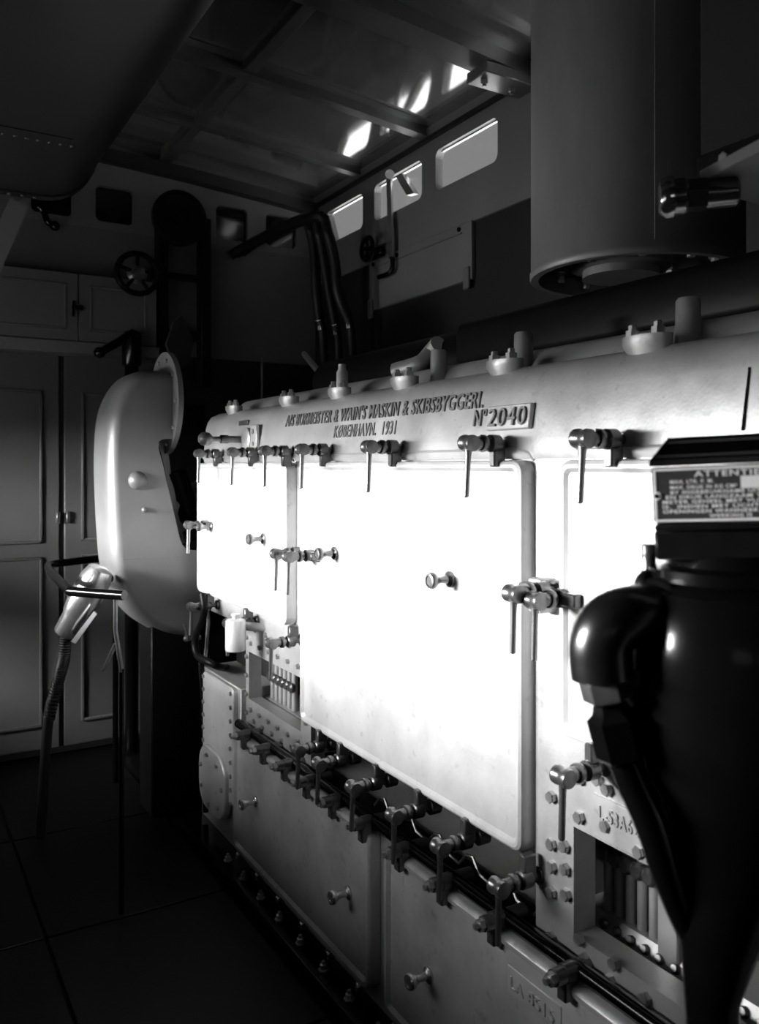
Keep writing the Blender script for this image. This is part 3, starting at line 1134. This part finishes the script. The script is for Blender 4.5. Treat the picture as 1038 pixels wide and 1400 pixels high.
# plate and print
plate = MB().box(-w2 + .001, w2 - .001, -.031, .0305, -.003, .0005, .0008).build('warning_plate', PLATEB, mtr, MF)
mb = MB()
for q in ((-w2 + .002, w2 - .002, .0275, .030), (-w2 + .002, w2 - .002, -.0305, -.028), (-w2 + .002, -w2 + .005, -.03, .03), (w2 - .005, w2 - .002, -.03, .03)):
    mb.box(q[0], q[1], q[2], q[3], 0, .0012)
mb.build('plate_border', PLATEW, plate, MF)
lines = [('ATTENTIE', -.040, .028, .0195, .0068), ('MAX. LTR. P. M.', -.066, -.020, .0125, .0042), ('MAX. DRUK IN KG CM²', -.066, .004, .0062, .0042),
         ('BY INGEBRUIKNAME UITLAAT VAN', -.066, .068, .0006, .0040), ('EN DRUK LANGZAAM TOELATEN', -.071, .068, -.0048, .0040),
         ('METER GEHEEL MET VLOEISTOF G', -.075, .070, -.0102, .0040), ('IS.  INDIEN MET LICHTE OLIE EN', -.075, .070, -.0156, .0040),
         ('OPENINGEN WANNEER DE METER', -.075, .070, -.0210, .0040), ('WERKING IS', -.026, .018, -.0265, .0040)]
for s, xa, xb, y, h in lines:
    me = text_mesh('plate_text', s, xb - xa, h, .0008, PLATEW, .015)
    put('plate_text', me, plate, MF @ Matrix.Translation((xa, y, .0008)))
MB().box(.008, .032, .0052, .0188, 0, .0013).build('value_tag', PAPER, plate, MF)
MB().lathe([(.0048, 0), (.0048, .0012), (.0028, .0014)], (-w2 + .0055, -.001, .0005), (0, 0, 1), 12).build('plate_screw_ring', PLATEW, plate, MF)
MB().lathe([(.0026, 0), (.0026, .0022)], (-w2 + .0055, -.001, .0005), (0, 0, 1), 10).build('plate_screw', BLACK, plate, MF)
# neck, flange and vessel
mb = MB()
mb.box(-w2 + .001, w2 - .001, -.041, -.034, -.118, .001, .002)
mb.box(-w2, w2, -.075, -.041, -.115, -.006, .003)
mb.build('neck', BLACKM, mtr, MF)
vc = at(1006, 637, t=TM + .05)
vp = lambda v: E + (HOR - v) * PX
prof = [(.028, 1480), (.032, 1400), (.044, 1330), (.062, 1260), (.084, 1190), (.102, 1120), (.128, 1060), (.138, 1000), (.140, 900), (.134, 845), (.120, 812), (.098, 800), (.104, 798), (.104, 782), (.08, 778), (.075, 760)]
mb = MB()
rings = []
low_c = at(974, 637, t=TM + .05)
for r, v in prof:
    f = min(max((v - 1150) / 250.0, 0), 1)
    c = vc.lerp(low_c, f)
    rings.append([(c.x + r * math.cos(2 * math.pi * i / 40), c.y + r * math.sin(2 * math.pi * i / 40), vp(v)) for i in range(40)])
mb.loops(rings)
mb.build('meter_vessel', BLACK, mtr)
MB().lathe([(.11, 0), (.11, .012), (.05, .03), (.030, .06), (.030, vp(1440))], (low_c.x, low_c.y, 0), (0, 0, 1), 28).build('pedestal', BLACK, mtr)
# bolted ears of the flange
for u, v, r, h, tt in ((887, 762, 10.5, 40, TM + .06), (922, 752, 12, 22, TM + .02), (1000, 752, 12, 22, TM + .0)):
    c = at(u, v + h / 2, t=tt)
    mb = MB()
    mb.lathe([(r * PX * 1.0, 0), (r * PX, h * PX * .62), (r * PX * .9, h * PX * .66)], c, (0, 0, 1), 16)
    q = mb.build('flange_stud', OILY, mtr)
    MB().lathe([(r * PX * 1.02, 0), (r * PX * 1.02, .010), (r * PX * .8, .012)], c + Vector((0, 0, h * PX * .66)), (0, 0, 1), 6 if u > 900 else 16).build('nut', OILY, q)
mb = MB()
mb.tube([at(905, 800, t=TM + .05), at(886, 790, t=TM + .05), at(880, 800, t=TM + .04), at(900, 812, t=TM + .03)], .010, 10, sub=4)
mb.build('flange_ear', BLACKM, mtr)
# elbow
path = [at(985, 842, t=TM + .08), at(930, 842, t=TM + .04), at(870, 842, t=TM + .01), at(836, 854, t=TM), at(822, 880, t=TM), at(822, 905, t=TM), at(824, 925, t=TM)]
mb = MB()
mb.tube(path, .0355, 24, sub=5)
elb = mb.build('elbow', ELBM, mtr)
mb = MB()
q = at(905, 842, t=TM + .025)
mb.lathe([(.040, 0), (.044, .003), (.044, .012), (.04, .015)], q, (path[2] - path[1]).normalized(), 28)
mb.build('elbow_collar', BLACK, elb)
ax2 = (at(850, 1060, t=TM) - at(815, 925, t=TM)).normalized()
c0 = at(822, 918, t=TM)
MB().lathe([(.018, 0), (.026, .004), (.028, .008), (.028, .030), (.022, .034), (.018, .036)], c0, ax2, 6, rot=.3).build('union_nut', OILY, elb)
c1 = at(836, 972, t=TM)
MB().lathe([(.015, -.02), (.022, 0), (.030, .006), (.030, .050), (.024, .056), (.016, .060)], c1, ax2, 6, rot=.2).build('union_nut', BLACK, elb)
MB().tube([at(850, 1030, t=TM), at(868, 1075, t=TM), at(892, 1130, t=TM), at(915, 1200, t=TM + .02), at(950, 1280, t=TM + .06), at(985, 1330, t=TM + .1)], .0185, 14, sub=5).build('drain_bend', BLACK, elb)

# ------------------------------------------------------------------ tank hung under the roof at the near left
ht = thing('header_tank', 'big dark riveted header tank hung below roof', 'tank', (.1, 2.2, E + 1.0))
sec = []
xa, xb, zl = -.45, .70, E + 1.0
for i in range(9):
    a = math.radians(-90 + 90 * i / 8)
    sec.append((xb - .20 + .20 * math.cos(a), zl + .20 + .20 * math.sin(a)))
sec.append((xb, E + 1.56))
sec.append((xa, E + 1.56))
for i in range(9):
    a = math.radians(180 + 90 * i / 8)
    sec.append((xa + .20 + .20 * math.cos(a), zl + .20 + .20 * math.sin(a)))
mb = MB()
mb.loops([[(x, y, z) for x, z in sec] for y in (.6, 3.33)])
mb.build('tank_shell', TANKM, ht)
mb = MB()
rg = [(x * 1.0 + (x - .175) * .012, z - .008 if z < E + 1.4 else z) for x, z in sec]
mb.loops([[(x, y, z) for x, z in rg] for y in (3.29, 3.335)])
mb.build('end_hoop', TANKM, ht)
RV = MB().lathe([(.009, 0), (.008, .004), (.004, .007)], (0, 0, 0), (0, 0, -1), 8).mesh('rivet', TANKM)
for i in range(24):
    put('rivet', RV, ht, Vector((-.25 + i * .033, 2.74, zl)))
MB().box(-.3, .50, 2.68, 2.80, zl - .003, zl + .004).build('seam_strap', TANKM, ht)
for i in range(18):
    put('rivet', RV, ht, Vector((-.25 + i * .043, 3.31, zl - .008)))
for yy in (1.2, 2.9):
    MB().box(-.1, .4, yy - .03, yy + .03, E + 1.55, roof_z(0) - .005).build('hanger', BLACKM, ht)
# white strut carrying the tank from the wall
pa = at(26, 277, Y=3.31)
pb = at(-44, 440, Y=3.31)
k = (pa.x - (XL + .005)) / (pa.x - pb.x)
pe = pa.lerp(pb, k)
nn = Vector((pb.z - pa.z, 0, pa.x - pb.x)).normalized() * .034
tag(MB().prism([pa + nn, pa - nn, pe - nn, pe + nn], (0, .045, 0)).build('strut', WHITEW, ht), 'white slanting strut')
# crank lever on the end wall below the tank
lv = thing('wall_lever', 'dark crank lever hanging on end wall under header tank', 'lever', at(60, 290, Y=YE - .03))
MB().cyl(at(55, 282, Y=YE), at(55, 282, Y=YE - .08), .02, seg=12).build('pivot', BLACK, lv)
MB().tube([at(52, 282, Y=YE - .07), at(60, 290, Y=YE - .07), at(65, 303, Y=YE - .07), at(74, 309, Y=YE - .07)], .016, 10, sub=4).build('lever_arm', BLACK, lv)
MB().ball(at(75, 309, Y=YE - .07), .026).build('ball_end', BLACK, lv)

# ------------------------------------------------------------------ wall cabinet on the end wall
YC = YE - .16
xa, xb = at(-60, 400, Y=YC).x, at(215, 400, Y=YC).x
z0, z1 = at(100, 480, Y=YC).z, at(100, 372, Y=YC).z
cab = thing('wall_cabinet', 'pale two-door panelled wall cabinet on the end wall', 'cabinet', ((xa + xb) / 2, YC + .08, z0))
MB().box(xa, xb, YC + .018, YE - .005, z0, z1, .004).build('body', GREYW, cab)
MB().box(xa - .01, xb + .01, YC - .01, YE - .005, z0 - .012, z0 + .05, .004).build('base_board', WHITEW, cab)
xm = at(107, 420, Y=YC).x
for a, b in ((xa + .005, xm - .003), (xm + .003, xb - .005)):
    d = MB().box(a, b, YC, YC + .018, z0 + .055, z1 - .006, .002).build('door', GREYW, cab)
    m = MB()
    c, e, f, g = a + .055, b - .055, z0 + .11, z1 - .06
    for q in ((c, e, g - .01, g), (c, e, f, f + .01), (c, c + .01, f, g), (e - .01, e, f, g)):
        m.box(q[0], q[1], YC - .008, YC + .002, q[2], q[3], .002)
    m.build('moulding', GREYW, d)
q = at(107, 420, Y=YC - .02)
lt = MB()
lt.box(q.x - .03, q.x + .028, YC - .02, YC - .002, q.z - .012, q.z + .012, .004)
lt.cyl((q.x - .02, YC - .02, q.z + .03), (q.x - .024, YC - .026, q.z - .05), .008, seg=8)
lt.build('latch', BLACK, cab)

# ------------------------------------------------------------------ wheel gear on the end wall
YW = YE - .20
wh = thing('belt_pulley', 'large dark disc pulley mounted high on end wall between windows', 'pulley', at(247, 297, Y=YW))
c = at(247, 297, Y=YW)
mb = MB()
mb.lathe([(.145, 0), (.150, .008), (.150, .045), (.138, .05), (.130, .03), (.03, .026), (.03, .06), (.02, .065)], c + Vector((0, .05, 0)), (0, -1, 0), 40)
mb.build('disc', BLACKM, wh)
MB().cyl(c + Vector((0, .04, 0)), (c.x, YE - .005, c.z), .03, seg=14).build('axle', BLACK, wh)
fr = thing('pulley_frame', 'black upright two-post frame below the disc pulley', 'frame', at(252, 440, Y=YE - .1))
for u in (222, 280):
    a, b = at(u, 445, Y=YE - .1), at(u, 300, Y=YE - .1)
    MB().box(a.x - .028, a.x + .028, YE - .13, YE - .04, a.z - .35, b.z, .004).build('post', BLACKM, fr)
a, b = at(222, 375, Y=YE - .1), at(280, 383, Y=YE - .1)
MB().box(a.x, b.x, YE - .12, YE - .05, a.z - .012, a.z + .012).build('cross_bar', BLACKM, fr)
MB().box(a.x, b.x, YE - .12, YE - .05, a.z - .35, a.z - .30).build('cross_bar', BLACKM, fr)
hw = thing('handwheel', 'dark handwheel with round hub on the end wall beside the cabinet', 'handwheel', at(188, 374, Y=YE - .25))
c = at(188, 374, Y=YE - .25)
MB().torus(c, (0, 1, 0), .105, .016, 32, 10).build('rim', BLACKM, hw)
MB().lathe([(.05, 0), (.052, .02), (.035, .03), (.033, .05), (.02, .055)], c + Vector((0, .02, 0)), (0, -1, 0), 24).build('hub', OILY, hw)
for i in range(5):
    a = 2 * math.pi * i / 5 + .3
    MB().cyl(c + Vector((.03 * math.cos(a), 0, .03 * math.sin(a))), c + Vector((.105 * math.cos(a), 0, .105 * math.sin(a))), .011, seg=8).build('spoke', BLACKM, hw)
MB().cyl(c, (c.x, YE - .005, c.z), .016, seg=10).build('spindle', BLACK, hw)
hp = thing('lever_pump', 'black hand pump with slanting lever in front of end wall', 'pump', at(165, 490, Y=4.45))
MB().tube([at(138, 481, Y=4.42), at(158, 470, Y=4.42), at(182, 455, Y=4.42), at(190, 460, Y=4.42)], .022, 10).build('pump_lever', BLACK, hp)
MB().lathe([(.045, 0), (.05, .01), (.05, .16), (.03, .18)], at(180, 500, Y=4.45), (0, 0, 1), 18).build('pump_barrel', BLACK, hp)
a = at(180, 500, Y=4.45)
MB().cyl((a.x, a.y, 0), (a.x, a.y, a.z + .01), .035, seg=14).build('pump_stand', BLACK, hp)
MB().ball(at(136, 482, Y=4.42), .030).build('lever_grip', BLACK, hp)

# ------------------------------------------------------------------ black hoses by the corner, with paper tags
hz = [[(374, 314), (392, 303), (412, 300), (424, 315), (430, 345), (432, 390), (437, 438)],
      [(392, 306), (408, 296), (422, 298), (436, 320), (444, 360), (450, 400), (458, 444)],
      [(410, 298), (420, 290), (432, 296), (448, 318), (458, 360), (462, 400), (476, 435)]]
for i, pts in enumerate(hz):
    yy = 4.02 - .075 * i
    t = thing('cable_hose', ('thick black cable hose of far corner, farthest of three from the side windows', 'thick black cable hose of far corner, middle one of three', 'thick black cable hose of far corner, the one nearest the side windows')[i], 'hose', at(*pts[-1], Y=yy), 'black hoses in the far corner')
    P3 = [at(u, v, Y=yy) for u, v in pts]
    P3[0].y = YE - .01
    P3[1].y = YE - .10 - .05 * i
    MB().tube(P3, .028, 12, sub=5).build('hose', RUBBER, t)
    e = P3[-1]
    MB().cyl(e + Vector((0, 0, .01)), e + Vector((.012, 0, -.05)), .02, seg=10).build('end_tag', PAPER, t)
    MB().tube([e, e + Vector((.03, .0, -.3)), (e.x + .05, e.y - .02, .0)], .024, 10, sub=3).build('hose_tail', RUBBER, t)

# window wiper gear and valve wheel on the right wall
wp = thing('window_wiper', 'pale window wiper bar with hooked black grip across the middle side window', 'wiper', at(532, 375, X=XR - .05))
MB().prism([at(u, v, X=XR - .05) for u, v in ((528, 238), (534, 236), (537, 352), (531, 354))], (.012, 0, 0)).build('bar', STEEL, wp)
MB().tube([at(536, 352, X=XR - .05), at(537, 362, X=XR - .05), at(533, 373, X=XR - .055), at(518, 379, X=XR - .06)], .013, 10, sub=4).build('grip', BLACK, wp)
MB().cyl(at(533, 238, X=XR - .06), at(533, 238, X=XR + .04), .024, seg=14).build('pivot', STEEL, wp)
MB().prism([at(u, v, X=XR - .045) for u, v in ((541, 241), (549, 237), (566, 264), (556, 267))], (.03, 0, 0)).build('wiper_motor', STEEL, wp)
vw = thing('valve_wheel', 'small dark valve wheel under the far side window', 'valve', at(502, 340, X=XR - .12))
c = at(502, 340, X=XR - .12)
MB().torus(c, (1, 0, 0), .06, .012, 24, 8).build('rim', BLACK, vw)
MB().cyl(c + Vector((-.01, 0, 0)), (XR - .01, c.y, c.z), .014, seg=10).build('spindle', BLACK, vw)
for i in range(4):
    a = math.pi / 2 * i
    MB().cyl(c, c + Vector((0, .06 * math.cos(a), .06 * math.sin(a))), .007, seg=6).build('spoke', BLACK, vw)
MB().box(XR - .05, XR - .013, c.y - .02, c.y + .16, c.z - .03, c.z + .02, .01).build('valve_body', BLACK, vw)

# ------------------------------------------------------------------ guard rail, nozzle and stand left of the duct
RZ = -.43
g = thing('guard_rail', 'dark tubular guard rail loop beside the pale duct', 'rail', at(95, 808, Z=RZ) - Vector((0, 0, E + RZ)))
pts = [at(160, 760.5, Z=RZ), at(140, 763, Z=RZ), at(90, 769, Z=RZ), at(70, 772, Z=RZ), at(66, 776, Z=RZ), at(74, 787, Z=RZ), at(94, 806, Z=RZ), at(104, 809, Z=RZ), at(170, 814, Z=RZ)]
MB().tube(pts, .017, 10, sub=4).build('rail_loop', BLACK, g)
q = at(158, 813, Z=RZ)
MB().tube([q, Vector((q.x, q.y, q.z - .12)), Vector((q.x + .02, q.y, q.z - .26))], .008, 8).build('rail_post', OILY, g)
MB().cyl((q.x + .02, q.y, q.z - .25), (q.x + .02, q.y, 0), .008, seg=8).build('rail_foot', BLACK, g)
q2 = at(158, 880, t=2.95)
MB().tube([q2, at(141, 918, t=2.95)], .007, 6).build('rail_brace', OILY, g)
q = at(158, 761, Z=RZ)
MB().cyl(q, (q.x, q.y, 0), .014, seg=8).build('rail_post', BLACK, g)

TN = 3.35
nz = thing('hose_nozzle', 'grey metal hose nozzle with flat strap and ribbed hose hanging under the guard rail', 'nozzle', at(95, 1000, t=TN))
a, b = at(138, 778, t=TN), at(90, 868, t=TN)
ax = (b - a).normalized()
ln = (b - a).length
MB().lathe([(.02, -.01), (.048, .0), (.062, .04), (.066, ln * .45), (.058, ln * .68), (.052, ln * .72), (.052, ln * .97), (.046, ln), (.025, ln)], a, ax, 28).build('nozzle_body', STEEL, nz)
st = MB()
st.prism([at(u, v, t=TN - .075) for u, v in ((128, 836), (132, 840), (103, 880), (97, 877))], FW * .012)
st.build('strap', CAST, nz)
e = b + ax * .0
hp_ = [e, at(88, 895, t=TN), at(84, 915, t=TN), at(76, 945, t=TN), at(66, 985, t=TN)]
hp_.append(Vector((hp_[-1].x - .03, hp_[-1].y, .02)))
hs = MB().tube(hp_, .020, 10, sub=6).build('ribbed_hose', RUBBER, nz)
rr = MB()
sp = spline(hp_[:5], 9)
for i in range(2, len(sp) - 1):
    d = sp[i + 1] - sp[i]
    rr.torus(sp[i], d, .021, .0045, 10, 5)
tag(rr.build('hose_ribs', RUBBER, hs), kind='stuff')
MB().cyl(at(132, 800, t=TN + .03), at(150, 790, t=TN + .12), .02, seg=10).build('nozzle_hook', BLACK, nz)
